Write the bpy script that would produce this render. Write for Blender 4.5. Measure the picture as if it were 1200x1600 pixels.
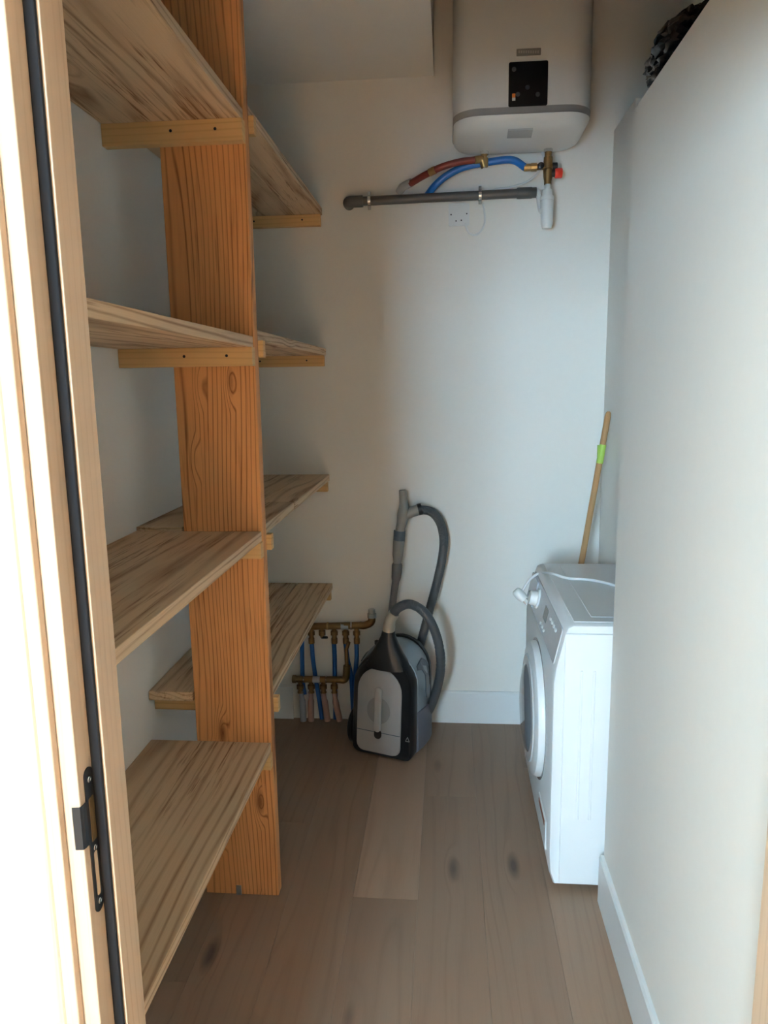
import bpy, bmesh, math, random
from mathutils import Vector, Matrix, noise
random.seed(7)
for o in list(bpy.data.objects): bpy.data.objects.remove(o, do_unlink=True)
S = bpy.context.scene
COL = S.collection
# ------------------------------------------------------------------ camera
F = 1150.0
VX, VY, XV = 699.0, 597.0, 700.0
a = Vector((VX-600, VY-800, F)).normalized()
yv = 800 + (F*F + (VX-600)*(XV-600))/(800-VY)
up = -Vector((XV-600, yv-800, F)).normalized()
rt = a.cross(up).normalized()
Bm = Matrix(((rt.x, a.x, up.x), (rt.y, a.y, up.y), (rt.z, a.z, up.z)))
CAM = Vector((0, 0, 1.6))
cd = bpy.data.cameras.new('camera'); cam = bpy.data.objects.new('camera', cd); COL.objects.link(cam)
cd.sensor_fit = 'VERTICAL'; cd.sensor_height = 36; cd.lens = F/1600*36; cd.clip_start = 0.02
R = Matrix((Bm[0], -Bm[1], -Bm[2])).transposed()
cam.matrix_world = Matrix.Translation(CAM) @ R.to_4x4()
S.camera = cam
def at(px, py, **k):
    r = Bm.transposed() @ Vector((px-600, py-800, F))
    (ax, v), = k.items(); i = 'XYZ'.index(ax)
    return CAM + r*((v-CAM[i])/r[i])
# ------------------------------------------------------------------ world, lights, exposure
w = bpy.data.worlds.new('world'); S.world = w; w.use_nodes = True
w.node_tree.nodes['Background'].inputs[0].default_value = (0.80, 0.91, 1, 1)
w.node_tree.nodes['Background'].inputs[1].default_value = 1.0
def area(name, loc, target, sx, sy, power, col):
    l = bpy.data.lights.new(name, 'AREA'); l.shape = 'RECTANGLE'; l.size = sx; l.size_y = sy
    l.energy = power; l.color = col
    o = bpy.data.objects.new(name, l); COL.objects.link(o)
    o.location = loc; o.rotation_euler = (Vector(target)-Vector(loc)).to_track_quat('-Z', 'Y').to_euler()
    return o
WY = -1.9                      # inner face of the window wall
# daylight entering by the tall window of the room behind the photographer
area('window_daylight', (-.97, WY-.16, 1.65), (-.97, 0, 1.65), .74, 1.3, 165, (0.54, 0.82, 1.04))
# added sunlight through that window; its bounce off the unseen floor fills the pantry
sl = bpy.data.lights.new('bounce_sun', 'SUN'); sl.energy = 225; sl.angle = math.radians(1); sl.color = (1.0, 0.76, 0.50)
so = bpy.data.objects.new('bounce_sun', sl); COL.objects.link(so); so.location = (-3, -5, 6)
so.rotation_euler = Vector((.48, .62, -.95)).to_track_quat('-Z', 'Y').to_euler()
S.view_settings.view_transform = 'Standard'; S.view_settings.look = 'None'
S.view_settings.gamma = 1; S.view_settings.use_curve_mapping = False
S.view_settings.exposure = 0.35

# ------------------------------------------------------------------ node helpers / materials
class G:
    def __init__(s, name):
        m = bpy.data.materials.new(name); m.use_nodes = True; s.m = m; s.t = m.node_tree
        s.b = s.t.nodes['Principled BSDF']
    def n(s, kind, **k):
        x = s.t.nodes.new(kind)
        for q, v in k.items(): setattr(x, q, v)
        return x
    def link(s, v, sock):
        if isinstance(v, bpy.types.NodeSocket): s.t.links.new(v, sock)
        elif v is not None: sock.default_value = v
    def m_(s, op, x, y=None, z=None):
        q = s.n('ShaderNodeMath', operation=op)
        for i, v in enumerate((x, y, z)): s.link(v, q.inputs[i])
        return q.outputs[0]
    def v_(s, op, x, y=None):
        q = s.n('ShaderNodeVectorMath', operation=op); s.link(x, q.inputs[0]); s.link(y, q.inputs[1])
        return q.outputs[0]
    def noise(s, vec, scale, detail=3, rough=.55):
        q = s.n('ShaderNodeTexNoise'); s.link(vec, q.inputs['Vector'])
        q.inputs['Scale'].default_value = scale; q.inputs['Detail'].default_value = detail; q.inputs['Roughness'].default_value = rough
        return q.outputs[0]
    def ramp(s, fac, stops):
        q = s.n('ShaderNodeValToRGB'); s.link(fac, q.inputs[0]); e = q.color_ramp.elements
        while len(e) < len(stops): e.new(0.5)
        for i, (p, c) in enumerate(stops): e[i].position = p; e[i].color = c if len(c) == 4 else (*c, 1)
        return q.outputs[0]
    def mix(s, f, x, y, mode='MIX'):
        q = s.n('ShaderNodeMixRGB', blend_type=mode)
        s.link(f, q.inputs[0]); s.link(x, q.inputs[1]); s.link(y, q.inputs[2]); return q.outputs[0]
    def bump(s, h, strength=.2, dist=.002):
        q = s.n('ShaderNodeBump'); q.inputs['Strength'].default_value = strength; q.inputs['Distance'].default_value = dist
        s.link(h, q.inputs['Height']); s.t.links.new(q.outputs[0], s.b.inputs['Normal'])
def C4(c): return (*c, 1) if len(c) == 3 else c
def plain(name, col, rough=.5, metal=0, bump=0, bscale=200, var=.06, spec=.5, **kw):
    g = G(name); co = g.n('ShaderNodeTexCoord').outputs['Object']
    nz = g.noise(co, bscale*.15, 3)
    c = g.mix(nz, C4([x*(1-var) for x in col]), C4([min(1, x*(1+var)) for x in col]))
    g.link(c, g.b.inputs['Base Color']); g.b.inputs['Roughness'].default_value = rough
    g.b.inputs['Metallic'].default_value = metal; g.b.inputs['Specular IOR Level'].default_value = spec
    if bump: g.bump(g.noise(co, bscale, 2), bump, .001)
    for k, v in kw.items(): g.b.inputs[k].default_value = v
    return g.m
def wood(name, axis, light, dark, mid=None, freq=70, center=.1, warp=.05, line=.6, mask=.5, knot=.6, kscale=(5, 1.6), fiber=.25, rough=.6, tint=.1, cx=0.0, kcol=None, streak=.0, sharp=.6, objcol=False):
    """growth rings around an axis beside the board, warped by slow noise and by knots"""
    g = G(name); tc = g.n('ShaderNodeTexCoord').outputs['Object']
    oi = g.n('ShaderNodeObjectInfo').outputs['Random']
    off = g.n('ShaderNodeCombineXYZ')
    g.link(g.m_('MULTIPLY', oi, .13), off.inputs[0]); g.link(g.m_('MULTIPLY', oi, 37.0), off.inputs[1]); g.link(g.m_('MULTIPLY', oi, .03), off.inputs[2])
    sp = g.n('ShaderNodeSeparateXYZ'); g.link(tc, sp.inputs[0])
    ax = 'XYZ'.index(axis); oth = [i for i in range(3) if i != ax]
    cb = g.n('ShaderNodeCombineXYZ')      # (across, along, thickness)
    g.link(sp.outputs[oth[0]], cb.inputs[0]); g.link(sp.outputs[ax], cb.inputs[1]); g.link(sp.outputs[oth[1]], cb.inputs[2])
    p = g.v_('ADD', cb.outputs[0], off.outputs[0])
    slow = g.noise(g.v_('MULTIPLY', p, (5, .55, 5)), 1, 2, .5)
    slow2 = g.noise(g.v_('MULTIPLY', p, (22, 1.6, 22)), 1, 3, .6)
    vo = g.n('ShaderNodeTexVoronoi'); g.link(g.v_('MULTIPLY', p, (kscale[0], kscale[1], 2)), vo.inputs['Vector']); vo.inputs['Scale'].default_value = 1
    vs = g.n('ShaderNodeSeparateXYZ'); g.link(vo.outputs['Color'], vs.inputs[0])
    has = g.m_('GREATER_THAN', vs.outputs[0], 1-knot)
    kd = g.m_('MULTIPLY', g.m_('SUBTRACT', 1, g.m_('DIVIDE', vo.outputs['Distance'], .26)), has)
    kd = g.m_('MAXIMUM', kd, 0)
    q = g.n('ShaderNodeSeparateXYZ'); g.link(p, q.inputs[0])
    dx = g.m_('SUBTRACT', q.outputs[0], cx); dz = g.m_('ADD', q.outputs[2], center)
    r = g.m_('SQRT', g.m_('ADD', g.m_('MULTIPLY', dx, dx), g.m_('MULTIPLY', dz, dz)))
    r = g.m_('ADD', r, g.m_('MULTIPLY', slow, warp*2)); r = g.m_('ADD', r, g.m_('MULTIPLY', slow2, .006))
    r = g.m_('ADD', r, g.m_('MULTIPLY', g.m_('POWER', kd, 1.4), .05))
    ph = g.m_('FRACT', g.m_('MULTIPLY', r, freq))
    ln = g.ramp(ph, [(0, (.05,)*3), (sharp, (.10,)*3), (sharp*.4+.55, (1, 1, 1)), (1, (.05,)*3)])
    mk = g.ramp(g.noise(g.v_('MULTIPLY', p, (9, 1.3, 9)), 1, 2), [(max(0, mask-.18), (0, 0, 0)), (min(1, mask+.18), (1, 1, 1))])
    fine = g.noise(g.v_('MULTIPLY', p, (420, 9, 420)), 1, 3, .6)
    f = g.m_('MULTIPLY', g.m_('MULTIPLY', ln, line), g.m_('ADD', .22, g.m_('MULTIPLY', mk, .78)))
    f = g.m_('ADD', f, g.m_('MULTIPLY', g.m_('SUBTRACT', fine, .5), fiber))
    if streak:
        st_ = g.ramp(g.noise(g.v_('MULTIPLY', p, (130, 4.5, 130)), 1, 3, .65), [(.52, (0, 0, 0)), (.66, (1, 1, 1))])
        mk2 = g.ramp(g.noise(g.v_('MULTIPLY', p, (10, 1.8, 10)), 1, 3), [(.42, (0, 0, 0)), (.62, (1, 1, 1))])
        f = g.m_('ADD', f, g.m_('MULTIPLY', g.m_('MULTIPLY', st_, mk2), streak))
    f = g.m_('MINIMUM', g.m_('MAXIMUM', f, 0), 1)
    base = g.mix(g.noise(g.v_('MULTIPLY', p, (7, .8, 7)), 1, 3), C4(light), C4(mid or light))
    c = g.mix(f, base, C4(dark))
    kk = g.ramp(kd, [(.45, (0, 0, 0)), (.86, (1, 1, 1))])
    c = g.mix(g.m_('MULTIPLY', kk, .75), c, C4(kcol or [x*.75 for x in dark]))
    tv = g.m_('ADD', 1-tint, g.m_('MULTIPLY', oi, 2*tint)); tcv = g.n('ShaderNodeCombineXYZ')
    for i in range(3): g.link(tv, tcv.inputs[i])
    c = g.mix(1.0, c, tcv.outputs[0], 'MULTIPLY')
    if objcol: c = g.mix(1.0, c, g.n('ShaderNodeObjectInfo').outputs['Color'], 'MULTIPLY')
    g.link(c, g.b.inputs['Base Color']); g.b.inputs['Roughness'].default_value = rough
    g.b.inputs['Specular IOR Level'].default_value = .35
    g.bump(g.m_('SUBTRACT', 1, f), .25, .0012)
    return g.m

M = {}
M['wall'] = plain('white_plaster_paint', (.885, .85, .79), .75, bump=.12, bscale=260, var=.015, spec=.3)
M['room'] = plain('cream_room_paint', (.80, .71, .58), .8, var=.02, spec=.2)
M['recess_shade'] = plain('shade_darkened_grey', (.30, .31, .31), .85, var=.05)  # grey picked to darken the recess above the partition; shade put into colour
M['room_floor'] = plain('pale_beige_floor', (.60, .45, .32), .5, var=.06)  # unseen floor, made pale so that its bounce lights the pantry
M['ceiling'] = plain('ceiling_paint', (.885, .85, .79), .85, bump=.08, bscale=200, var=.015, spec=.2)
M['base'] = plain('baseboard_paint', (.82, .83, .82), .4, var=.01)
M['shelf_y'] = wood('weathered_pine_along_depth', 'Y', (.74, .54, .345), (.25, .12, .05), (.60, .415, .25), freq=64, center=.07, warp=.05, line=.95, streak=1.0, sharp=.55, mask=.5, knot=.33, kscale=(4.2, 1.7), fiber=.3, cx=-.2)
M['cleat'] = wood('fresh_pine_batten', 'X', (.74, .48, .22), (.45, .24, .08), (.66, .40, .17), freq=60, center=.05, warp=.03, line=.5, mask=.45, knot=.12, kscale=(8, 3), fiber=.2)
M['post'] = wood('orange_douglas_fir', 'Z', (.78, .375, .148), (.26, .085, .024), (.66, .30, .108), freq=74, center=.05, warp=.06, line=.95, streak=.45, sharp=.66, mask=.42, knot=.42, kscale=(9, 2.6), fiber=.3, cx=.0, kcol=(.13, .03, .008))
M['oak_z'] = wood('oak_door_frame', 'Z', (.62, .475, .345), (.38, .26, .16), (.54, .405, .285), freq=90, center=.25, warp=.03, line=.45, mask=.5, knot=.06, fiber=.35, rough=.5, tint=.03)
M['oak_x'] = wood('oak_door_frame_header', 'X', (.62, .475, .345), (.38, .26, .16), (.54, .405, .285), freq=90, center=.25, warp=.03, line=.45, mask=.5, knot=.06, fiber=.35, rough=.5, tint=.03)
M['floor'] = wood('taupe_oak_floorboards', 'Y', (.36, .243, .170), (.19, .12, .082), (.29, .19, .132), freq=36, center=.3, warp=.08, line=.42, mask=.55, knot=.55, kscale=(5.5, 1.7), fiber=.28, rough=.42, tint=.0, kcol=(.055, .042, .042), streak=.12, objcol=True)
M['white'] = plain('white_enamel', (.84, .86, .87), .28, var=.01)
M['white_plastic'] = plain('white_plastic', (.82, .83, .82), .35, var=.01)
M['heater'] = plain('heater_white_steel', (.80, .80, .78), .32, var=.01)
M['silver'] = plain('silver_trim', (.42, .42, .42), .4, metal=.6)
M['badge'] = plain('grey_badge', (.20, .20, .195), .5)
M['badge_txt'] = plain('badge_letters', (.36, .36, .35), .5)
M['sticker'] = plain('grey_sticker', (.42, .43, .43), .6)
M['glass'] = plain('black_glass_panel', (.008, .007, .008), .08)
M['btn'] = plain('grey_button', (.05, .055, .06), .3)
M['orange'] = plain('orange_print', (.85, .25, .05), .5)
M['brass'] = plain('brass', (.50, .34, .15), .32, metal=1, var=.15)
M['brass_old'] = plain('dull_brass', (.25, .155, .065), .45, metal=.85, var=.25)
M['chrome'] = plain('chrome', (.70, .70, .70), .22, metal=1)
M['red_hose'] = plain('red_hose', (.19, .03, .02), .45)
M['blue_hose'] = plain('blue_hose', (.012, .14, .48), .4)
M['blue_pipe'] = plain('blue_pipe', (.012, .115, .40), .5)
M['pink_pipe'] = plain('faded_red_sheath', (.40, .25, .21), .6)
M['greyblue'] = plain('faded_blue_sheath', (.27, .30, .34), .6)
M['pvc'] = plain('grey_pvc_pipe', (.075, .074, .072), .45, var=.1)
M['red'] = plain('red_knob', (.75, .04, .02), .4)
M['black'] = plain('black_plastic', (.012, .012, .014), .32)
M['rubber'] = plain('black_rubber_seal', (.007, .008, .010), .8, spec=.3)
M['dark_metal'] = plain('dark_steel', (.03, .034, .04), .35, metal=.7)
M['steel'] = plain('brushed_steel', (.45, .47, .5), .3, metal=.9)
M['vac_grey'] = plain('silver_grey_plastic', (.37, .36, .355), .34)
M['vac_blue'] = plain('blue_grey_plastic', (.235, .30, .35), .35)
M['vac_slate'] = plain('slate_plastic', (.085, .115, .145), .4)
M['vac_low'] = plain('violet_grey_plastic', (.15, .165, .215), .4)
M['hose'] = plain('charcoal_hose', (.075, .083, .09), .45)
M['tube'] = plain('wand_tube_grey', (.16, .15, .145), .4)
M['grip'] = plain('wand_grip_grey', (.24, .24, .225), .45)
M['beige'] = plain('beige_coupling', (.42, .36, .28), .35)
M['bag'] = plain('black_plastic_film', (.010, .009, .009), .25, spec=.25)
M['bamboo'] = wood('broom_stick_wood', 'Z', (.50, .29, .135), (.30, .15, .06), None, freq=200, center=.02, warp=.01, line=.4, knot=.1, fiber=.3, tint=0)
M['tape'] = plain('green_tape', (.45, .70, .12), .5)
M['wgrey'] = plain('washer_display_grey', (.12, .14, .15), .2)
M['wdoor'] = plain('washer_door_ring', (.62, .65, .68), .25)
M['wglass'] = plain('washer_door_glass', (.16, .18, .20), .1)
M['copper'] = plain('filter_flap_brown', (.32, .12, .06), .5)
M['shadow_gap'] = plain('dark_gap', (.02, .02, .02), .8)

# ------------------------------------------------------------------ mesh helpers
BASE = {}
def setp(o, label=None, cat=None, group=None, kind=None):
    if label: o['label'] = label
    if cat: o['category'] = cat
    if group: o['group'] = group
    if kind: o['kind'] = kind
    return o
def thing(name, loc, label, cat, group=None, kind=None):
    o = bpy.data.objects.new(name, None); COL.objects.link(o); o.location = loc; o.empty_display_size = .05
    BASE[o] = Vector(loc); return setp(o, label, cat, group, kind)
def obj(name, bm, mat, parent=None, smooth=False, label=None, cat=None, kind=None, origin=None):
    """mesh coordinates are world coordinates; they become local to the parent (or to the mesh's base)"""
    if parent is not None: org = BASE[parent]
    elif origin is not None: org = Vector(origin)
    else:
        mn = Vector([min(v.co[i] for v in bm.verts) for i in range(3)]); mx = Vector([max(v.co[i] for v in bm.verts) for i in range(3)])
        org = Vector(((mn.x+mx.x)/2, (mn.y+mx.y)/2, mn.z))
    bmesh.ops.recalc_face_normals(bm, faces=bm.faces)
    bmesh.ops.translate(bm, verts=bm.verts, vec=-org)
    me = bpy.data.meshes.new(name); bm.to_mesh(me); bm.free()
    if isinstance(mat, str): mat = M[mat]
    me.materials.append(mat)
    o = bpy.data.objects.new(name, me); COL.objects.link(o)
    if parent is not None: o.parent = parent; BASE[o] = org
    else: o.location = org; BASE[o] = org
    if smooth:
        for f in me.polygons: f.use_smooth = True
        try: me.set_sharp_from_angle(angle=math.radians(40))
        except Exception: pass
    return setp(o, label, cat, None, kind)
def box(x0, x1, y0, y1, z0, z1, bev=0, seg=2, bm=None):
    b = bmesh.new()
    r = bmesh.ops.create_cube(b, size=1)
    for v in b.verts: v.co = Vector(((x0+x1)/2+v.co.x*(x1-x0), (y0+y1)/2+v.co.y*(y1-y0), (z0+z1)/2+v.co.z*(z1-z0)))
    if bev: bmesh.ops.bevel(b, geom=list(b.edges), offset=bev, segments=seg, affect='EDGES', profile=.5)
    if bm is None: return b
    join(bm, b); return bm
def join(bm, b):
    me = bpy.data.meshes.new('tmp'); b.to_mesh(me); b.free(); bm.from_mesh(me); bpy.data.meshes.remove(me); return bm
def frame_of(d):
    d = d.normalized(); h = Vector((0, 0, 1)) if abs(d.z) < .9 else Vector((0, 1, 0))
    u = d.cross(h).normalized(); return u, u.cross(d).normalized()
def spline(pts, n=8):
    P = [Vector(p) for p in pts]; P = [P[0]*2-P[1]] + P + [P[-1]*2-P[-2]]; out = []
    for i in range(1, len(P)-2):
        for k in range(n):
            t = k/n; p0, p1, p2, p3 = P[i-1:i+3]
            out.append(.5*((2*p1)+(p2-p0)*t+(2*p0-5*p1+4*p2-p3)*t*t+(3*p1-p0-3*p2+p3)*t**3))
    out.append(P[-2]); return out
def tube(path, rad, seg=14, bm=None, caps=True):
    """rad: number or function of 0..1"""
    b = bm or bmesh.new(); path = [Vector(p) for p in path]; n = len(path); rings = []; u = None
    for i, p in enumerate(path):
        d = (path[min(i+1, n-1)]-path[max(i-1, 0)]).normalized()
        if u is None: u, _ = frame_of(d)
        u = (u-d*u.dot(d)).normalized(); v = d.cross(u)
        r = rad(i/(n-1)) if callable(rad) else (rad[i] if isinstance(rad, (list, tuple)) else rad)
        rings.append([b.verts.new(p+(u*math.cos(2*math.pi*k/seg)+v*math.sin(2*math.pi*k/seg))*r) for k in range(seg)])
    for i in range(n-1):
        for k in range(seg): b.faces.new((rings[i][k], rings[i][(k+1) % seg], rings[i+1][(k+1) % seg], rings[i+1][k]))
    if caps: b.faces.new(rings[0][::-1]); b.faces.new(rings[-1])
    return b
def cyl(p0, p1, r0, r1=None, seg=16, bm=None):
    return tube([p0, p1], [r0, r0 if r1 is None else r1], seg, bm)
def lathe(base, axis, prof, seg=20, bm=None):
    """prof: (distance along axis, radius)"""
    base = Vector(base); ax = Vector(axis).normalized(); u, v = frame_of(ax); b = bm or bmesh.new(); rings = []
    for t, r in prof:
        rings.append([b.verts.new(base+ax*t+(u*math.cos(2*math.pi*k/seg)+v*math.sin(2*math.pi*k/seg))*max(r, 1e-5)) for k in range(seg)])
    for i in range(len(rings)-1):
        for k in range(seg): b.faces.new((rings[i][k], rings[i][(k+1) % seg], rings[i+1][(k+1) % seg], rings[i+1][k]))
    b.faces.new(rings[0][::-1]); b.faces.new(rings[-1]); return b
def loft(rings, bm=None, caps=True):
    b = bm or bmesh.new(); R_ = [[b.verts.new(p) for p in r] for r in rings]; n = len(R_[0])
    for i in range(len(R_)-1):
        for k in range(n): b.faces.new((R_[i][k], R_[i][(k+1) % n], R_[i+1][(k+1) % n], R_[i+1][k]))
    if caps: b.faces.new(R_[0][::-1]); b.faces.new(R_[-1])
    return b
def rrect(w, h, r, n=6):
    """rounded rectangle outline centred on 0"""
    out = []
    for cx, cy, a0 in ((w/2-r, h/2-r, 0), (-w/2+r, h/2-r, 90), (-w/2+r, -h/2+r, 180), (w/2-r, -h/2+r, 270)):
        for k in range(n+1):
            t = math.radians(a0+90*k/n); out.append((cx+r*math.cos(t), cy+r*math.sin(t)))
    return out
def prism(poly, f, d0, d1, bm=None):
    """poly of 2D points, f(a,b,d) -> Vector"""
    return loft([[f(p[0], p[1], d0) for p in poly], [f(p[0], p[1], d1) for p in poly]], bm)

# ================================================================== room shell
YW, XL, XR = 3.31, -.915, .48
FD0, FD1 = .80, .894            # door frame depth range
OPL, OPR = -.4535, .4227        # door opening (frame inner faces)
ZH = 2.062
K = 'structure'
def struct(name, bm, mat, **k): return obj(name, bm, mat, kind=K, **k)
fl = struct('floor', box(-2.7, 2.5, WY-.2, YW+.1, -.12, -.018), 'shadow_gap', label='taupe brown oak plank floor running into the pantry', cat='floor')
BASE[fl] = fl.location.copy()
PW = .205; row0 = -.298         # a joint lies at x=-.298
seams = {0: [2.066], 1: [.3, 2.66], -1: [1.25], 2: [1.5], 3: [.9, 2.9], -2: [.6, 2.45], -3: [1.7], -4: [1.1]}
rows = range(-12, 14)
for r in rows:
    x0 = row0+r*PW; x1 = x0+PW
    if x1 < -2.7 or x0 > 2.5: continue
    inside = (x1 > XL-.02 and x0 < 1.15)
    if not inside: continue
    ends = [FD0-.02] + sorted(seams.get(r, [.9+.3*((r*3) % 5)])) + [YW]
    ends = [e for e in ends if e >= FD0-.02]
    for e0, e1 in zip(ends[:-1], ends[1:]):
        if e1-e0 < .05: continue
        g_ = .0002
        o = obj('plank', box(max(x0, -2.7)+g_, min(x1, 2.5)-g_, e0+g_, e1-g_, -.018, 0, .0004, 1), 'floor', fl)
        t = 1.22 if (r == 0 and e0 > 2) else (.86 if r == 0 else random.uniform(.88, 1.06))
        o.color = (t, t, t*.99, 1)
struct('floor_room', box(-2.7, 2.5, WY-.2, FD0-.021, -.018, 0), 'room_floor', label='pale beige floor of the outer room', cat='floor')
struct('wall_back', box(XL-.1, 1.2, YW, YW+.1, -.02, 3.5), 'wall', label='white painted far wall behind the vacuum cleaner', cat='wall')
struct('wall_left', box(XL-.1, XL, FD1, YW, -.02, 3.5), 'wall', label='white painted wall behind the wooden shelves', cat='wall')
struct('wall_right', box(XR, 1.1, FD1+.002, 2.1, -.02, 2.287, .004), 'wall', label='low white partition wall with open top on the right', cat='wall')
struct('wall_niche', box(1.1, 1.2, FD0+.002, YW, -.02, 3.5), 'recess_shade', label='wall deep in the niche behind the washing machine, greyed to stand for shade', cat='wall')
struct('trim_1', box(.68, 1.1, 2.955, YW, -.02, 2.605, .003), 'wall', label='boxed-in white pipe chase in the far right corner', cat='trim')
# ceiling: low part over the shelves, high part over the heater
struct('ceiling', box(XL-.1, -.055, FD1, YW+.1, 2.845, 3.5), 'ceiling', label='white lowered ceiling above the shelves', cat='ceiling')
struct('ceiling_high', box(-.055, 1.2, FD1, YW+.1, 3.42, 3.5), 'recess_shade', label='raised ceiling above the water heater', cat='ceiling')
# wall with the doorway
fw = bmesh.new()
box(-2.7, OPL-.022, FD0+.002, FD1, -.02, 3.5, bm=fw); box(OPR+.022, 2.5, FD0+.002, FD1, -.02, 3.5, bm=fw); box(OPL-.022, OPR+.022, FD0+.002, FD1, ZH+.022, 3.5, bm=fw)
struct('wall_front', fw, 'wall', label='white wall around the oak door frame', cat='wall')
# room behind the photographer
struct('wall_room_left', box(-2.8, -2.7, WY-.2, FD0, -.02, 2.7), 'room', label='white left wall of the outer room', cat='wall')
struct('wall_room_right', box(2.5, 2.6, WY-.2, FD0, -.02, 2.7), 'room', label='white right wall of the outer room', cat='wall')
bw = bmesh.new(); wx0, wx1, wz0, wz1 = -1.42, -.52, .93, 2.37
box(-2.7, wx0, WY-.2, WY, -.02, 2.7, bm=bw); box(wx1, 2.5, WY-.2, WY, -.02, 2.7, bm=bw)
box(wx0, wx1, WY-.2, WY, wz1, 2.7, bm=bw); box(wx0, wx1, WY-.2, WY, -.02, wz0, bm=bw)
struct('wall_room_back', bw, 'room', label='white window wall of the outer room', cat='wall')
struct('ceiling_room', box(-2.7, 2.5, WY-.2, FD0+.002, 2.6, 2.7), 'ceiling', label='white ceiling of the outer room', cat='ceiling')
wf = bmesh.new()
for q in ((wx0, wx0+.05, wz0, wz1), (wx1-.05, wx1, wz0, wz1), (wx0+.05, wx1-.05, wz1-.05, wz1), (wx0+.05, wx1-.05, wz0, wz0+.05), ((wx0+wx1)/2-.025, (wx0+wx1)/2+.025, wz0+.05, wz1-.05)):
    box(q[0], q[1], WY-.03, WY, q[2], q[3], bm=wf)
struct('window_1', wf, 'white_plastic', label='tall two-light white window of the outer room', cat='window')
# baseboards
def baseboard(name, bm, label): return struct(name, bm, 'base', label=label, cat='baseboard')
def bb_prof(f, bm=None):
    return f
b = bmesh.new(); m0 = at(458, 1100, Y=YW-.01).x; m1 = at(566, 1100, Y=YW-.01).x
def bboard_x(x0, x1, bm): return prism([(YW, 0), (YW-.014, 0), (YW-.014, .150), (YW-.009, .158), (YW, .158)], lambda p, q, d: Vector((d, p, q)), x0, x1, bm)
def bboard_y(xw, s, y0, y1, bm): return prism([(xw, 0), (xw+s*.014, 0), (xw+s*.014, .150), (xw+s*.009, .158), (xw, .158)], lambda p, q, d: Vector((p, d, q)), y0, y1, bm)
bboard_x(XL+.014, m0, b); bboard_x(m1, .68, b)
baseboard('baseboard_back', b, 'white baseboard along the far wall behind the vacuum cleaner')
baseboard('baseboard_right', bboard_y(XR, -1, FD1, 2.098, bmesh.new()), 'white baseboard along the right partition wall')
baseboard('baseboard_left', bboard_y(XL, 1, FD1, YW, bmesh.new()), 'white baseboard under the wooden shelves')

# ================================================================== oak door frame
df = thing('door_1', (0, FD0, 0), 'oak door frame with black rubber seal and strike plate', 'door frame', kind=K)
YA = .84; XBL, XBR = -.4374, .4066
for s, xa, xb, w_ in ((-1, OPL, XBL, -1), (1, OPR, XBR, 1)):
    obj('jamb', box(min(xa, xa+s*.022), max(xa, xa+s*.022), FD0, FD1, 0, ZH+.022, .0015, 2), 'oak_z', df)
    obj('door_stop', box(min(xa, xb), max(xa, xb), YA, FD1, 0, ZH, .0012, 2), 'oak_z', df)
    g0 = xa; g1 = xb+s*.0026
    obj('rubber_seal', box(min(g0, g1), max(g0, g1), YA-.006, YA, 0, ZH, .002, 2), 'rubber', df, label='black rubber seal')
    # architrave: a flat board and a rounded outer bead, lapping the wall
    c0 = xa+s*.022
    obj('architrave', box(min(c0, c0+s*.017), max(c0, c0+s*.017), FD0-.012, FD0+.001, 0, ZH+.039, .001, 1), 'oak_z', df)
    obj('architrave_bead', box(min(c0+s*.0175, c0+s*.036), max(c0+s*.0175, c0+s*.036), FD0-.012, FD0+.001, 0, ZH+.058, .006, 3), 'oak_z', df)
obj('head_jamb', box(OPL, OPR, FD0, FD1, ZH, ZH+.022, .0015, 2), 'oak_x', df)
obj('head_stop', box(XBL, XBR, YA, FD1, ZH-.016, ZH, .0012, 2), 'oak_x', df)
obj('head_architrave', box(OPL-.022, OPR+.022, FD0-.012, FD0+.001, ZH+.022, ZH+.058, .001, 1), 'oak_x', df)
# strike plate on the left reveal
zt, zb = at(131, 1204, X=OPL).z, at(150, 1430, X=OPL).z
zc = (zt+zb)/2; yc = .8235; hl = (zt-zb)/2; sw = .0105
def onrev(y, z, d): return Vector((OPL+d, yc+y, zc+z))
outer = rrect(2*sw, 2*hl, sw-.0005, 8)
sp_ = obj('strike_plate', prism(outer, onrev, 0, .0016), 'dark_metal', df, label='dark steel strike plate')
H = hl
obj('latch_slot', prism(rrect(.012, H*.60, .002), lambda y, z, d: onrev(y+.001, z+H*.30, d), .0014, .0019), 'brass_old', sp_)
obj('bolt_slot', prism(rrect(.008, H*.62, .003), lambda y, z, d: onrev(y, z-H*.46, d), .0014, .0019), 'oak_z', sp_)
lip = bmesh.new()
lp = [(-.006, .0016), (-.0135, .0022), (-.0205, .002), (-.0252, .0002), (-.0262, -.009)]
prof = [(y, d) for y, d in lp]+[(y+.001, d-.0014) for y, d in lp[::-1]]
loft([[Vector((OPL+d, yc+y, zc+H*.30-H*.27)) for y, d in prof], [Vector((OPL+d, yc+y, zc+H*.30+H*.30)) for y, d in prof]], lip)
obj('lip', lip, 'dark_metal', sp_)
for zz in (.84, -.10, -.86):
    obj('screw', lathe(onrev(0, zz*H, .001), (1, 0, 0), [(0, .0042), (.0012, .0042), (.0018, .0032), (.0014, .0015)], 12), 'chrome', sp_)

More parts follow.
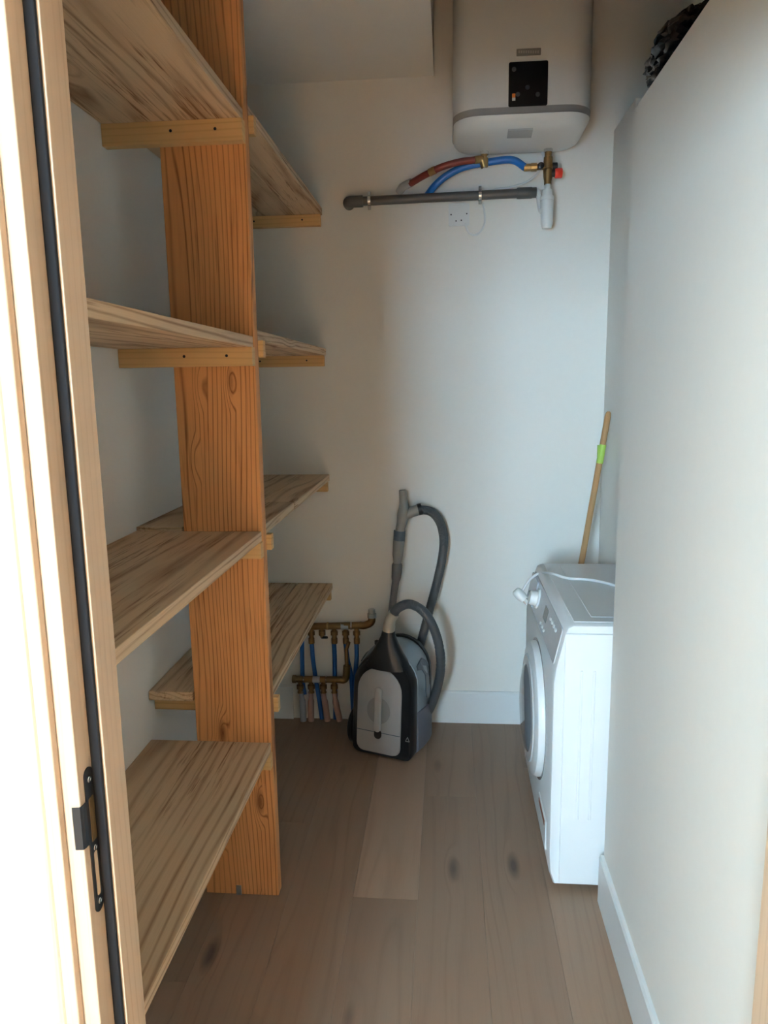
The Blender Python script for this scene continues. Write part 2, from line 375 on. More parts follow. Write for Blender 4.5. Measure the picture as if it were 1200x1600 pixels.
# ================================================================== shelving unit
sh = thing('shelving_unit', ((XL-.535)/2, 2.07, 0), 'wooden shelving with an orange fir post and eight pale pine shelves', 'shelving')
PX0, PX1, PY0, PY1 = -.769, -.534, 2.055, 2.098
post = obj('post', box(PX0, PX1, PY0, PY1, 0, 2.844, .003, 2), 'post', sh, label='orange fir plank post')
obj('foot_bracket', box(at(370, 1396, Y=PY0).x, at(378, 1396, Y=PY0).x, PY0-.004, PY0, 0, .033, .001), 'steel', sh, label='small grey metal foot bracket')
TH = .029
def shelf(name, ztop, boards, front):
    root = None
    for (x0, x1, y0, y1) in boards:
        o = obj('shelf_board', box(x0, x1, y0, y1, ztop-TH, ztop, .0018, 2), 'shelf_y', sh)
def cleat(x0, x1, y0, y1, z1, h, screws, face):
    c = obj('cleat', box(x0, x1, y0, y1, z1-h, z1, .0015, 2), 'cleat', sh)
    for sx in screws:
        yy = y0 if face < 0 else y1
        obj('screw', lathe((sx, yy-face*.0005, z1-h*.45), (0, face, 0), [(0, .004), (.0012, .004), (.0016, .003)], 10), 'dark_metal', c)
NF = -.537
for zt_, ch in ((2.316, .056), (1.733, .051), (1.182, .046), (.524, .046)):
    shelf('near', zt_, [(XL+.001, NF, FD1+.004, PY0-.001)], NF)
    cleat(XL+.001, NF+.004, PY0-.031, PY0-.0005, zt_-TH-.0005, ch, (-.725, -.605), -1)
    cleat(XL+.001, NF-.01, FD1+.002, FD1+.03, zt_-TH-.0005, ch, (), 1)
FF = -.537
far = [(2.345, [(XL+.001, -.79, PY0+.004, YW-.001), (-.788, -.655, PY1+.002, YW-.001), (-.653, FF, PY1+.002, YW-.001)]),
       (1.754, [(XL+.001, -.775, PY0+.004, YW-.001), (-.773, FF, PY1+.002, YW-.001)]),
       (1.193, [(XL+.001, -.775, PY0+.004, 2.519), (-.773, FF, PY1+.002, 2.519), (XL+.001, -.66, 2.5235, YW-.001), (-.659, FF, 2.5235, YW-.001)]),
       (.679, [(XL+.001, -.775, PY0+.004, 2.73), (-.773, -.7075, PY1+.002, 2.73), (XL+.001, -.7075, 2.7305, YW-.001), (-.7025, FF, PY1+.002, YW-.001)])]
for zt_, bs in far:
    shelf('far', zt_, bs, FF)
    cleat(XL+.001, FF-.006, YW-.029, YW-.0005, zt_-TH-.0005, .047, (-.83, -.62), -1)
    cleat(XL+.001, FF+.017, PY1+.0005, PY1+.028, zt_-TH-.0005, .047, (), 1)

# ================================================================== water heater
hx0, hx1, hy0, hz0, hz1 = .022, .527, 2.905, 2.515, 3.30
hcx = (hx0+hx1)/2; hw = hx1-hx0; hd = (YW-.012)-hy0; hcy = (hy0+YW-.012)/2
wh = thing('water_heater', (hcx, YW, hz0), 'white wall-hung electric water heater with black control panel', 'water heater')
def ring(dw, z, r=.10, dd=None):
    dd = dw if dd is None else dd
    return [Vector((hcx+x, hcy+y, z)) for x, y in rrect(hw-2*dw, hd-2*dd, max(r-dw, .02), 7)]
obj('tank_body', loft([ring(0, hz0+.062), ring(0, hz1-.05), ring(.01, hz1-.02), ring(.04, hz1)]), 'heater', wh, True)
obj('trim_band', loft([ring(-.001, hz0+.038, .1), ring(-.001, hz0+.0615, .1)]), 'silver', wh, True, label='silver trim band')
cap = loft([ring(.12, hz0-.002), ring(.075, hz0), ring(.035, hz0+.004), ring(.014, hz0+.014), ring(.004, hz0+.027), ring(.001, hz0+.0375)])
obj('bottom_cap', cap, 'heater', wh, True, label='white rounded bottom cap')
def hf(px, py): return at(px, py, Y=hy0)
def front_plate(name, pa, pb, r, dep, mat, parent, label=None, y=None):
    A, Bq = hf(*pa), hf(*pb); y = hy0 if y is None else y
    cx_, cz_ = (A.x+Bq.x)/2, (A.z+Bq.z)/2; w_, h_ = abs(A.x-Bq.x), abs(A.z-Bq.z)
    return obj(name, prism(rrect(w_, h_, min(r, w_*.45, h_*.45), 4), lambda p, q, d: Vector((cx_+p, y-d, cz_+q)), -.001, dep), mat, parent, label=label)
pan = front_plate('control_panel', (795, 98), (855, 165), .006, .004, 'glass', wh, 'black glass control panel')
for q in ((803, 109), (824, 137), (809, 148), (840, 148)):
    c_ = hf(*q); obj('button', lathe((c_.x, hy0-.0035, c_.z), (0, -1, 0), [(0, .008), (.001, .008), (.0015, .007)], 16), 'btn', pan)
front_plate('energy_mark', (800, 147), (805, 153), .001, .005, 'orange', pan)
front_plate('energy_mark', (800, 153.5), (805, 158), .001, .005, 'white_plastic', pan)
bd = front_plate('badge', (807, 77), (845, 86), .002, .002, 'badge', wh, 'grey brand badge')
for i in range(9):
    x = 810+i*3.7; front_plate('letter', (x, 79.5), (x+2.2, 83.5), .0005, .0026, 'badge_txt', bd)
zc_ = hz0-.0005
def under(px, py): return at(px, py, Z=zc_)
p1, p2, p3, p4 = under(794, 203), under(833, 201), under(830, 214), under(792, 215)
st = bmesh.new(); loft([[Vector((p.x, p.y, z)) for p in (p1, p2, p3, p4)] for z in (hz0+.002, hz0-.0035)], st)
obj('rating_sticker', st, 'sticker', wh, label='grey rating sticker')
# outlet fittings
PYF = 3.20
def W(px, py, Y=PYF): return at(px, py, Y=Y)
hot = W(757, 222); cold = W(857, 222)
hot.z = cold.z = hz0
def drop(p, dz): return Vector((p.x, p.y, p.z+dz))
o_ = obj('hot_outlet', lathe(drop(hot, .0), (0, 0, -1), [(0, .014), (.016, .014), (.018, .010), (.026, .010), (.027, .0155), (.043, .0155), (.044, .0115), (.055, .0125)], 18), 'brass', wh, True, label='brass hot outlet elbow')
obj('nut', lathe(drop(hot, .002), (0, 0, -1), [(0, .018), (.016, .018)], 6), 'chrome', o_)
eb = W(742, 250, 3.188)
obj('elbow', tube(spline([drop(hot, -.04), drop(hot, -.058), (hot.x-.010, hot.y-.004, eb.z+.002), eb], 5), .0145), 'brass', o_, True)
# hoses
rh = [eb, W(718, 253, 3.188), W(690, 261, 3.195), W(665, 273, 3.225), W(641, 287, 3.27)]
obj('red_hose', tube(spline(rh, 8), .0135), 'red_hose', wh, True, label='dull red hot water hose')
cc = spline(rh, 8)
i0 = int(len(cc)*.60); obj('hose_clamp', tube(cc[i0:i0+4], .0155), 'brass', wh, True)
gs = [W(643, 285, 3.27), W(630, 292, 3.295), W(624, 300, 3.318)]
obj('wall_sleeve', tube(spline(gs, 5), .017), 'sticker', wh, True)
# safety group on the cold inlet
sg = obj('safety_valve', lathe(drop(cold, 0), (0, 0, -1), [(0, .014), (.03, .014), (.032, .017), (.05, .018), (.075, .015), (.08, .019), (.105, .018), (.125, .014), (.135, .014)], 18), 'brass_old', wh, True, label='brass safety valve with red knob')
obj('nut', lathe(drop(cold, .002), (0, 0, -1), [(0, .018), (.016, .018)], 6), 'chrome', sg)
sy = cold.z-.068; ky = cold.z-.094
obj('cross_arm', cyl((cold.x-.05, PYF, sy), (cold.x+.032, PYF, sy), .0115), 'brass_old', sg, True)
obj('black_cap', lathe((cold.x+.018, PYF, sy), (1, 0, 0), [(0, .015), (.018, .015), (.02, .012)], 16), 'black', sg, True)
obj('black_cap', lathe((cold.x-.03, PYF-.008, sy), (0, -1, 0), [(0, .013), (.014, .013), (.016, .01)], 16), 'black', sg, True)
obj('knob_collar', lathe((cold.x+.014, PYF, ky), (1, 0, 0), [(0, .014), (.014, .014)], 16), 'black', sg, True)
obj('red_knob', lathe((cold.x+.028, PYF, ky), (1, 0, 0), [(0, .018), (.003, .0195), (.026, .0195), (.029, .017)], 10), 'red', sg, True, label='red knob')
inl = Vector((cold.x-.045, PYF, sy))
obj('inlet_nut', lathe(inl, (-1, 0, 0), [(0, .016), (.022, .016), (.024, .014), (.05, .0145)], 10), 'brass', sg)
bh = [Vector((inl.x-.045, PYF, sy)), W(800, 250, 3.215), W(765, 253, 3.222), W(725, 261, 3.228), W(697, 275, 3.235), W(678, 292, 3.25), W(663, 312, 3.305)]
obj('blue_hose', tube(spline(bh, 8), .0145), 'blue_hose', wh, True, label='bright blue cold water hose')
# siphon
sip = Vector((cold.x, PYF, cold.z-.135))
s_ = obj('siphon', lathe(sip, (0, 0, -1), [(0, .010), (.02, .011), (.021, .019), (.045, .021), (.047, .027), (.06, .0275), (.062, .0255), (.15, .024), (.17, .018), (.171, .004)], 24), 'white_plastic', wh, True, label='white plastic siphon cup')
# grey drain pipe
dp = thing('drain_pipe', W(690, 307, 3.262), 'grey plastic drain pipe clamped to the far wall', 'pipe')
PL, PR = W(556, 315, 3.262), W(812, 302, 3.262)
obj('pipe', cyl(PL, PR, .0185, seg=20), 'pvc', dp, True)
dl = (PR-PL).normalized()
obj('coupling', lathe(PR-dl*.012, dl, [(0, .0205), (.004, .0225), (.06, .0225), (.064, .0205), (.08, .0205)], 20), 'pvc', dp, True)
obj('elbow', tube(spline([PL+dl*.03, PL, PL-dl*.025, PL-dl*.034+Vector((0, .02, 0)), PL-dl*.034+Vector((0, .06, 0))], 6), .0235, 18), 'pvc', dp, True)
obj('siphon_arm', tube(spline([PR+dl*.06, PR+dl*.075, sip+Vector((-.022, .03, -.09)), sip+Vector((-.012, .01, -.09))], 5), .011), 'white_plastic', dp, True)
for q in ((577, 314), (750, 305)):
    p_ = PL+dl*((W(q[0], q[1], 3.262)-PL).dot(dl))
    c_ = obj('clamp', lathe(p_-dl*.006, dl, [(0, .021), (.012, .021)], 20), 'chrome', dp, True)
    obj('clamp_tab', box(p_.x-.006, p_.x+.006, p_.y-.004, p_.y+.004, p_.z-.036, p_.z+.036, .001), 'chrome', c_)
    obj('clamp_stud', cyl(p_, (p_.x, YW, p_.z), .004, seg=8), 'chrome', c_)
# connection box on the wall with its loop of cable
jb = W(717, 336, YW); jw = .054
J = thing('cable_outlet', (jb.x, YW, jb.z), 'small white cable outlet box under the grey drain pipe', 'outlet box')
obj('cover', prism(rrect(.088, .088, .006, 4), lambda p, q, d: Vector((jb.x+p, YW-d, jb.z+q)), 0, .012), 'white_plastic', J)
obj('top_lid', box(jb.x-.030, jb.x+.030, YW-.016, YW, jb.z+.040, jb.z+.046, .001), 'white_plastic', J)
for dx, dz in ((-.033, 0), (.033, .002), (-.012, -.026), (.010, -.024)):
    obj('screw', lathe((jb.x+dx, YW-.0115, jb.z+dz), (0, -1, 0), [(0, .003), (.0015, .003), (.002, .002)], 10), 'dark_metal', J)
cable = [W(726, 349, 3.295), W(733, 364, 3.297), W(746, 366, 3.297), W(757, 350, 3.298), W(756, 325, 3.30), W(752, 308, 3.302), W(770, 297, 3.297), W(800, 292, 3.28), W(830, 280, 3.25), W(850, 255, 3.24), Vector((cold.x-.02, 3.24, hz0))]
obj('cable', tube(spline(cable, 8), .0042, 8), 'white_plastic', J, True, label='white cable looping up to the heater')

# ================================================================== washing machine
wx, wy0, wy1, wzt, wxb = .318, 2.137, 2.90, .882, .93
wm = thing('washing_machine', (wx+.3, (wy0+wy1)/2, 0), 'white front-loading washing machine in the wall niche', 'washing machine')
def wprof(ins):   # outline in x,z seen from the near side
    i = ins
    return [(wx+.018+i, .02+i), (wx+.004+i, .06+i), (wx+i, .14), (wx+i, .70), (wx+.006+i, .745), (wx+.030+i, wzt-.03), (wx+.038+i, wzt-.008-i), (wx+.052+i, wzt-i), (wxb, wzt-i), (wxb, .02+i)]
def wring(y, ins): return [Vector((x, y, z)) for x, z in wprof(ins)]
body = loft([wring(wy0+.004+.004, .012), wring(wy0+.003, .004), wring(wy0+.012, 0), wring(wy1-.012, 0), wring(wy1-.002, .004), wring(wy1, .012)])
obj('cabinet', body, 'white', wm, True)
# front/side seam on the near side, top panel seam and embossed ribs
sx = at(881, 1100, Y=wy0).x
obj('side_panel', box(sx, wxb-.01, wy0-.0012, wy0+.01, .03, wzt-.028, .0008, 1), 'white', wm)
for px in (909, 929):
    x_ = at(px, 1050, Y=wy0).x
    obj('pressed_rib', box(x_-.004, x_+.004, wy0-.0035, wy0+.002, .25, .74, .002, 2), 'white', wm)
obj('lid', box(wx+.062, wxb, wy0+.03, wy1-.012, wzt-.002, wzt+.0022, .0015, 2), 'white', wm)
obj('lid_inset', box(wx+.12, wxb-.03, wy0+.07, wy1-.05, wzt+.003, wzt+.0048, .0008, 1), 'white', wm)
for yy in (wy0+.07, wy1-.07):
    for xx in (wx+.07, wxb-.06): obj('foot', cyl((xx, yy, 0), (xx, yy, .035), .022, seg=14), 'black', wm)
# door
dy, dz, dr = 2.50, .455, .235
def xd(p): return [(t, r) for t, r in p]
door = obj('door', lathe((wx+.004, dy, dz), (-1, 0, 0), [(0, dr), (.012, dr), (.026, dr-.006), (.034, dr-.022), (.036, dr-.05)], 48), 'white', wm, True, label='round white porthole door')
obj('door_ring', lathe((wx-.030, dy, dz), (-1, 0, 0), [(0, dr-.045), (.006, dr-.05), (.008, dr-.075)], 48), 'wdoor', door, True)
obj('door_glass', lathe((wx-.034, dy, dz), (-1, 0, 0), [(0, dr-.075), (.010, dr-.09), (.018, dr-.13), (.021, .03), (.0212, .001)], 48), 'wglass', door, True)
obj('door_gap', lathe((wx+.006, dy, dz), (-1, 0, 0), [(0, dr+.010), (.0072, dr+.010)], 48), 'wgrey', wm, True)
# slanted control panel: plane through two profile points
A_ = Vector((wx+.006, 0, .745)); B_ = Vector((wx+.030, 0, wzt-.03)); tdir = (B_-A_).normalized(); nrm = Vector((-tdir.z, 0, tdir.x))
def pan_pt(y, t, d): v = A_+tdir*t+nrm*d; return Vector((v.x, y, v.z))
cp = obj('control_panel', prism(rrect(wy1-wy0-.06, .115, .012), lambda p, q, d: pan_pt((wy0+wy1)/2+p, .058+q, d), -.002, .003), 'wdoor', wm, label='grey slanted control panel')
ky_ = 2.66
kb = pan_pt(ky_, .062, .003)
kn = obj('knob', lathe(kb, nrm, [(0, .036), (.006, .036), (.008, .029), (.030, .026), (.033, .023)], 28), 'white_plastic', cp, True)
obj('knob_mark', prism(rrect(.004, .02, .001), lambda p, q, d: pan_pt(ky_+p, .062+q*.9, .036+d), -.003, .0015), 'chrome', kn)
obj('display', prism(rrect(.07, .045, .004), lambda p, q, d: pan_pt(2.46+p, .068+q, .003+d), -.001, .0015), 'wgrey', cp)
for k in range(4): obj('button', prism(rrect(.020, .011, .003), lambda p, q, d: pan_pt(2.36-.042*k*.9+p, .030+q+.012*(k % 2)*0+.004*k*0+.055, .003+d), -.001, .004), 'white_plastic', cp)
for k in range(3): obj('button', prism(rrect(.016, .010, .003), lambda p, q, d: pan_pt(2.50-.04*k+p, .022+q, .003+d), -.001, .004), 'white_plastic', cp)
dw_ = obj('detergent_drawer', prism(rrect(.17, .10, .008), lambda p, q, d: pan_pt(2.80+p*.95, .058+q, .003+d), -.001, .006), 'wdoor', cp)
obj('drawer_grip', prism(rrect(.09, .02, .006), lambda p, q, d: pan_pt(2.80+p, .03+q, .009+d), -.001, .002), 'wgrey', dw_)
obj('filter_flap', box(wx-.004, wx+.004, wy0+.06, wy0+.24, .10, .20, .003), 'white', wm)
obj('flap_slot', box(wx-.0055, wx-.003, wy0+.08, wy0+.22, .175, .192, .001), 'copper', wm)
# power cord lying over the lid, plug hanging at the front
top = wzt+.0115
cp_ = [at(970, 917, Z=top), at(940, 909, Z=top), at(915, 905, Z=top), at(885, 903, Z=top), at(862, 896, Z=top+.012), at(845, 895, Y=2.80), at(832, 902, Y=2.80), at(823, 912, Y=2.80), at(816, 924, Y=2.80)]
cord = obj('power_cord', tube(spline(cp_, 8), .0052, 10), 'white_plastic', wm, True, label='white power cord with plug')
e1 = at(805, 922, Y=2.80); ed = (at(821, 938, Y=2.79)-e1).normalized()
plug = obj('plug', lathe(e1, ed, [(0, .012), (.004, .017), (.016, .0205), (.036, .0205), (.040, .018), (.050, .0175), (.051, .015)], 20), 'white_plastic', wm, True, label='white two-pin plug')
u_, v_ = frame_of(ed)
pe = e1+ed*.048
for s in (-1, 1):
    obj('pin', cyl(pe+v_*.0085*s, pe+v_*.0085*s+ed*.021, .0026, seg=10), 'chrome', plug)

# ================================================================== broom stick
b0 = at(857, 1166, Z=0.0); b1 = at(951, 645, Y=3.09); b1.x = min(b1.x, .662)
bs_ = thing('broom_handle', b0, 'wooden broom handle with green tape leaning behind the washing machine', 'broom handle')
dirb = (b1-b0); L = dirb.length; dirb.normalize()
obj('stick', lathe(b0+Vector((0, 0, .006)), dirb, [(0, .010), (.01, .0125), (L-.02, .0125), (L-.006, .010), (L, .004)], 16), 'bamboo', bs_, True)
t0 = L*(1-(720-645)/(1166-645)*1.0)
obj('tape', lathe(b0+dirb*(t0+.005), dirb, [(0, .0136), (.003, .0140), (.075, .0140), (.078, .0136)], 16), 'tape', bs_, True, label='lime green tape')
obj('tape_tail', box((b0+dirb*(t0+.05)).x-.016, (b0+dirb*(t0+.05)).x-.010, (b0+dirb*(t0+.05)).y-.012, (b0+dirb*(t0+.05)).y+.010, (b0+dirb*(t0+.05)).z-.02, (b0+dirb*(t0+.05)).z+.03, .001), 'tape', bs_)

# ================================================================== vacuum cleaner
vfl = Vector((-.424, 2.985, 0)); vfr = Vector((-.152, 2.885, 0))
wv = (vfr-vfl).normalized(); dv = Vector((-wv.y, wv.x, 0)); vc = (vfl+vfr)/2
vac = thing('vacuum_cleaner', vc, 'grey and black canister vacuum cleaner standing upright with coiled hose', 'vacuum cleaner')
def V(x, y, z): return vc+wv*x+dv*y+Vector((0, 0, z))
def arch(w, h, z0=0, r=.03, n=14, sq=1.0):
    """arch outline in x,z: flat rounded bottom, round top"""
    out = []
    for k in range(5):
        t = math.radians(180+90*k/4); out.append((-w/2+r+r*math.cos(t), z0+r+r*math.sin(t)))
    for k in range(5):
        t = math.radians(270+90*k/4); out.append((w/2-r+r*math.cos(t), z0+r+r*math.sin(t)))
    hr = min(w/2, h-.1)*sq
    for k in range(n+1):
        t = math.pi*k/n; out.append((w/2*math.cos(t), z0+h-hr+hr*math.sin(t)))
    return out
def aring(y, w, h, z0=.01, r=.03, dx=0, tilt=0, sq=1.0): return [V(x+dx, y+tilt*z, z) for x, z in arch(w, h, z0, r, sq=sq)]
TL = .10
W0 = .284
obj('front_frame', loft([aring(.004, W0-.03, .425, .022, tilt=TL), aring(0, W0-.012, .435, .015, tilt=TL), aring(.010, W0, .445, .01, tilt=TL), aring(.060, W0, .455, .008, tilt=TL*.6), aring(.085, W0-.02, .45, .012, tilt=TL*.4)]), 'black', vac, True, label='glossy black front frame')
obj('front_plate', loft([aring(-.001, .208, .372, .026, .035, dx=-.012, tilt=TL), aring(-.007, .204, .370, .028, .035, dx=-.012, tilt=TL), aring(-.009, .194, .364, .032, .035, dx=-.012, tilt=TL)]), 'vac_grey', vac, True, label='silver grey front plate')
def fp(x, z, d): return V(x-.012, TL*z-.009-d, z)
obj('plate_seam', prism([(-.102, .118), (.102, .118), (.102, .121), (-.102, .121)], fp, -.002, .0006), 'vac_slate', vac)
M['recess'] = plain('handle_recess_grey', (.27, .268, .26), .45); M['pale'] = plain('pale_grey_plastic', (.43, .42, .41), .35)
obj('handle_recess', prism([(.055*math.cos(math.radians(t)), .215+.058*math.sin(math.radians(t))) for t in range(0, 360, 15)], fp, -.002, .0008), 'recess', vac)
hz = [( -.0, .115), (0, .32)]
obj('handle', loft([[fp(x*.9+.002, z*.98+.004, -.001) for x, z in [(p, q+.222) for p, q in rrect(.031, .195, .0145, 5)]], [fp(x, z, .010) for x, z in [(p, q+.222) for p, q in rrect(.030, .195, .0145, 5)]], [fp(x, z, .015) for x, z in [(p, q+.222) for p, q in rrect(.020, .18, .0095, 5)]]]), 'pale', vac, True, label='pale grey carrying handle')
obj('handle_latch', prism([(p, q+.112) for p, q in rrect(.034, .04, .016, 5)], fp, -.001, .003), 'black', vac)
tri = bmesh.new()
tc_ = V(W0/2-.026, TL*.10-.006, .105)
def fr_pt(x, z): return V(W0/2-.020+x, .0035+TL*(.10+z)-.0015, .10+z)
tp = [fr_pt(-.009, 0), fr_pt(.009, 0), fr_pt(.0, .018)]
for i in range(3): cyl(tp[i], tp[(i+1) % 3], .0014, seg=6, bm=tri)
obj('recycling_mark', tri, 'sticker', vac)
# shell behind the frame
obj('shell', loft([aring(.075, W0-.01, .415, .05, tilt=.02), aring(.085, W0+.002, .425, .045), aring(.14, W0+.006, .440, .045), aring(.20, W0-.004, .438, .045), aring(.238, W0-.02, .430, .045)]), 'vac_blue', vac, True, label='blue grey plastic shell')
obj('lower_shell', loft([aring(.080, W0+.006, .20, .010, sq=.05), aring(.14, W0+.018, .20, .008, sq=.05), aring(.20, W0+.016, .19, .008, sq=.05), aring(.240, W0+.004, .18, .010, sq=.05)]), 'vac_low', vac, True, label='violet grey lower shell')
obj('rear_rim', loft([aring(.236, W0-.02, .468, .018), aring(.240, W0-.008, .476, .006), aring(.252, W0-.008, .476, .006), aring(.258, W0-.02, .468, .016)]), 'black', vac, True)
# slate wave on both sides
for s in (-1, 1):
    b = bmesh.new()
    top_ = [(.100, .385), (.135, .375), (.160, .345), (.168, .31), (.165, .27), (.178, .235), (.205, .215), (.234, .21)]
    bot_ = [(.234, .265), (.222, .285), (.212, .32), (.212, .36), (.200, .395), (.172, .415), (.140, .412), (.108, .40)]
    bw_ = []
    for (y, z) in top_+bot_:
        # body half width at height z (arch): straight below the spring line
        ks = [(.085, W0+.002, .425), (.14, W0+.006, .440), (.20, W0-.004, .438), (.238, W0-.02, .430)]
        for (ya_, wa_, ha_), (yb_, wb_, hb_) in zip(ks[:-1], ks[1:]):
            if ya_ <= y <= yb_+.001: t = (y-ya_)/(yb_-ya_); w2 = (wa_+(wb_-wa_)*t)/2; h = ha_+(hb_-ha_)*t
        zs = .045+h-w2
        xx = w2 if z < zs else math.sqrt(max(.0001, w2*w2-(z-zs)**2))
        bw_.append((xx, y, z))
    loft([[V(s*(x-.006), y, z) for x, y, z in bw_], [V(s*(x+.005), y, z+(.003 if z > .33 else 0)) for x, y, z in bw_]], b)
    obj('side_wave', b, 'vac_slate', vac)
for s in (-1, 1):
    obj('wheel', lathe(V(s*(W0/2-.002), .075, .105), wv*s, [(0, .085), (.014, .085), (.020, .078), (.022, .04)], 28), 'black', vac, True) if s < 0 else None
for x in (-.09, .09):
    for y in (.05, .20): obj('foot', cyl(V(x, y, 0), V(x, y, .02), .016, seg=12), 'black', vac)
# neck: black cone to the coupling
VN = V(-.02, .075, .43)
def W3(px, py, Y): return at(px, py, Y=Y)
nt = W3(607, 986, 2.985)
nrings = []
for t, w_, d_ in ((0, .215, .12), (.22, .185, .11), (.45, .135, .095), (.7, .090, .075), (.88, .064, .06), (1, .056, .052)):
    c_ = V(.005, .078, .395).lerp(nt, t)
    nrings.append([c_+wv*(w_/2*math.cos(2*math.pi*k/24))+dv*(d_/2*math.sin(2*math.pi*k/24)) for k in range(24)])
obj('hose_neck', loft(nrings), 'black', vac, True, label='black funnel-shaped neck')
nl_ = V(.005, .078, .395).lerp(nt, .58)-wv*.054
obj('neck_latch', lathe(nl_, (0, 0, 1), [(0, .010), (.016, .010), (.018, .006)], 10), 'black', vac)
c1 = W3(610, 968, 2.985)
obj('coupling', tube(spline([nt, nt.lerp(c1, .5), c1, W3(616, 958, 2.98)], 4), lambda t: .026 if t < .45 else .024), 'beige', vac, True, label='beige swivel coupling')
hp = [W3(614, 960, 2.98), W3(622, 950, 2.978), W3(640, 944, 2.975), W3(661, 955, 2.975), W3(677, 980, 2.98), W3(687, 1015, 2.99), W3(688, 1050, 3.02), W3(680, 1085, 3.06), W3(668, 1112, 3.12), W3(655, 1110, 3.20), W3(648, 1080, 3.245), W3(650, 1035, 3.25), W3(660, 995, 3.245), W3(672, 950, 3.24), W3(684, 905, 3.24), W3(692, 865, 3.24), W3(693, 838, 3.24), W3(687, 815, 3.24), W3(674, 800, 3.235), W3(656, 796, 3.23)]
hs = spline(hp, 22)
obj('hose', tube(hs, lambda t: .0205 if int(t*(len(hs)-1)) % 2 else .0192, 18), 'hose', vac, True, label='charcoal corrugated hose')
# wand with grip
wp = dict(top=W3(629, 766, 3.225), g1=W3(631, 795, 3.222), g2=W3(626, 824, 3.222), c2=W3(624, 842, 3.222), n1=W3(620, 878, 3.225), e=W3(612, 955, 3.24))
dwn = (wp['e']-wp['c2']).normalized()
wand_low = Vector((wp['e'].x-.02, 3.255, .03))
gr_ = obj('wand_grip', tube(spline([wp['top'], W3(630, 780, 3.223), wp['g1'], W3(629, 812, 3.222), wp['g2'], W3(625, 832, 3.222)], 6), lambda t: .0165+.006*t+.008*math.exp(-((t-.5)/.16)**2), 18), 'grip', vac, True, label='grey curved hand grip')
obj('grip_mouth', lathe(wp['top']+Vector((0, 0, -.002)), (wp['top']-wp['g1']), [(0, .0145), (.004, .0145)], 18), 'black', gr_)
obj('hose_socket', tube([W3(632, 806, 3.222), W3(643, 800, 3.225), W3(655, 796, 3.23)], [.022, .0235, .0245], 18), 'grip', gr_, True)
obj('hose_cuff', tube([W3(653, 796.5, 3.229), W3(659, 795, 3.231)], .0262, 18), 'black', gr_, True)
obj('wand_collar', cyl(W3(624.5, 829, 3.222), W3(623.5, 844, 3.222), .0265, .0262, seg=20), 'vac_slate', vac, True)
obj('wand_sleeve', tube([W3(623.5, 844, 3.222), W3(623, 848, 3.222), W3(621.5, 868, 3.223), W3(621, 876, 3.224), W3(620.6, 880, 3.224)], [.0265, .0258, .0235, .019, .017], 20), 'grip', vac, True)
obj('wand_joint', tube([W3(620.5, 880, 3.224), W3(620.4, 883, 3.224), W3(620, 893, 3.226), W3(619, 902, 3.227), W3(618.6, 907, 3.228)], [.020, .0235, .0235, .0215, .0185], 20), 'tube', vac, True)
obj('wand_tube', tube([W3(619, 902, 3.227), wp['e'], wand_low], .0165, 18), 'tube', vac, True, label='grey telescopic tube')

# ================================================================== heating manifolds low on the far wall
MY = 3.262
def Wm(px, py, dy_=0): return at(px, py, Y=MY+dy_)
def valve(parent, p, mat='brass_old', L_=.075):
    v0 = obj('valve', lathe(p, (0, 0, -1), [(0, .011), (.016, .011), (.017, .017), (.034, .017), (.036, .011), (.05, .012), (.051, .0145), (L_, .0145)], 14), mat, parent, True)
    return v0
mu = thing('brass_manifold', (Wm(530, 978).x, YW, 0), 'upper brass manifold with hanging blue pipes behind the vacuum cleaner', 'manifold', 'brass manifolds on the far wall')
b_ = [Wm(476, 979), Wm(566, 977)]
obj('bar', cyl(b_[0], b_[1], .0165, seg=18), 'brass_old', mu, True)
obj('elbow', tube(spline([b_[1]-Vector((.01, 0, 0)), b_[1]+Vector((.012, 0, 0)), Wm(580, 972), Wm(581, 962)], 6), .0175), 'brass_old', mu, True)
obj('cap', lathe(Wm(581, 965), (0, 0, 1), [(0, .021), (.02, .021), (.022, .016), (.04, .016)], 6), 'sticker', mu)
for px in (512, 549): obj('collar', lathe(Wm(px, 978)-Vector((.004, 0, 0)), (1, 0, 0), [(0, .0185), (.008, .0185)], 18), 'chrome' if px == 549 else 'brass', mu, True)
obj('label_band', lathe(Wm(533, 978), (1, 0, 0), [(0, .0172), (.035, .0172)], 18), 'sticker', mu, True)
for px in (486, 522, 540, 557):
    valve(mu, Wm(px, 981))
t_ = obj('valve', lathe(Wm(503, 981), (0, 0, -1), [(0, .011), (.012, .011), (.013, .016), (.035, .016), (.036, .009), (.046, .009)], 14), 'brass_old', mu, True)
obj('drain_tap', cyl(Wm(503, 996), Wm(511, 996, -.02), .006, seg=10), 'dark_metal', t_)
for pts, mt in (([(472, 985), (472, 1020), (473, 1062), (476, 1085)], 'blue_pipe'), ([(487, 1006), (489, 1030), (494, 1065), (499, 1095), (503, 1124)], 'blue_pipe'), ([(522, 1006), (523, 1030), (523, 1060), (524, 1090), (524, 1124)], 'blue_pipe'), ([(540, 1006), (543, 1030), (549, 1060), (552, 1124)], 'blue_pipe'), ([(557, 1006), (557, 1030), (555, 1060), (556, 1124)], 'blue_pipe')):
    o = obj('pipe', tube(spline([Wm(x, y, .012 if 1040 < y < 1080 else 0) if y < 1124 else at(x, y-1, Y=MY) for x, y in pts], 5), .0105, 12), mt, mu, True)
for o in [c for c in mu.children if c.name.startswith('pipe')]:
    for v in o.data.vertices: v.co.z = max(v.co.z, .001)
ml = thing('brass_manifold', (Wm(500, 1062).x, YW, 0), 'lower brass manifold with faded red and blue sheathed pipes near the floor', 'manifold', 'brass manifolds on the far wall')
LY = -.03
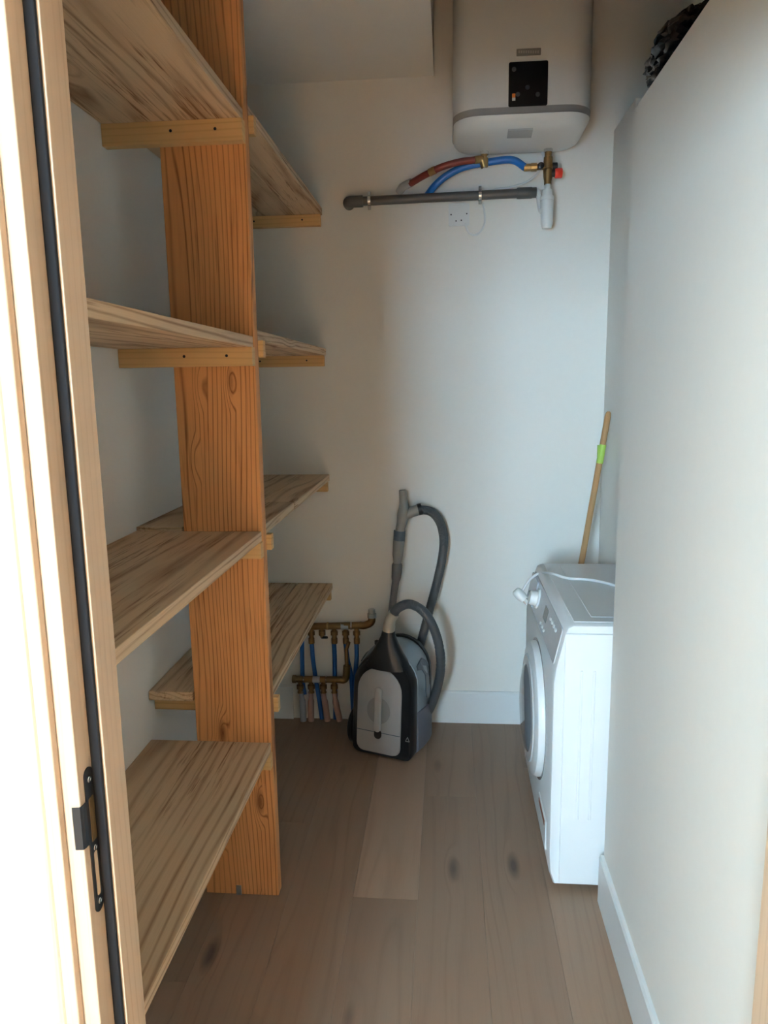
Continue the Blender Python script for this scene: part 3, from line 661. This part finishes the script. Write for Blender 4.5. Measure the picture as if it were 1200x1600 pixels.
b_ = [Wm(461, 1061, LY), Wm(534, 1062, LY)]
obj('bar', cyl(b_[0], b_[1], .0155, seg=18), 'brass_old', ml, True)
obj('end_cap', lathe(b_[0]-Vector((.012, 0, 0)), (1, 0, 0), [(0, .019), (.018, .019)], 6), 'brass_old', ml)
obj('elbow', tube(spline([b_[1]-Vector((.01, 0, 0)), b_[1]+Vector((.012, 0, 0)), Wm(541, 1056, LY), Wm(542, 1040, LY)], 6), .0165), 'brass_old', ml, True)
obj('riser', tube([Wm(542, 1042, LY), Wm(541, 1015, LY+.02), Wm(545, 1003, LY+.02)], .009), 'brass_old', ml, True)
for px in (475, 510): obj('collar', lathe(Wm(px, 1061.5, LY)-Vector((.003, 0, 0)), (1, 0, 0), [(0, .0175), (.006, .0175)], 18), 'chrome', ml, True)
obj('label_band', lathe(Wm(489, 1061.5, LY), (1, 0, 0), [(0, .0162), (.034, .0162)], 18), 'sticker', ml, True)
for px in (469, 486, 505, 522): valve(ml, Wm(px, 1065, LY), L_=.055)
for pts, mt in (([(470, 1080), (473, 1100), (474, 1126)], 'greyblue'), ([(486, 1080), (486, 1100), (486, 1126)], 'pink_pipe'), ([(505, 1080), (508, 1100), (512, 1126)], 'pink_pipe'), ([(522, 1080), (525, 1100), (531, 1126)], 'pink_pipe')):
    o = obj('pipe', tube(spline([Wm(x, y, LY) for x, y in pts], 5), lambda t: .0115+(.0035 if t > .3 else 0), 12), mt, ml, True)
    for v in o.data.vertices: v.co.z = max(v.co.z, .001)

# ================================================================== black plastic bag on the partition
bc = Vector((.59, 1.93, 2.287))
b = bmesh.new(); bmesh.ops.create_icosphere(b, subdivisions=5, radius=1)
for v in b.verts:
    n = v.co.normalized(); d = 1+.22*noise.noise(n*1.7+Vector((3, 1, 2)))
    cr = abs(noise.noise(n*4.2+Vector((9, 2, 5))))+.5*abs(noise.noise(n*9+Vector((1, 7, 3))))
    d -= .20*(1-min(1, cr*2.2))+.03*noise.noise(n*22)
    v.co = Vector((n.x*.115*d, n.y*.225*d, .062+n.z*.072*d)); v.co.z = max(v.co.z, .0005)
    v.co += bc
obj('plastic_bag', b, 'bag', None, True, 'crumpled shiny black plastic bag lying on top of the partition', 'plastic bag')
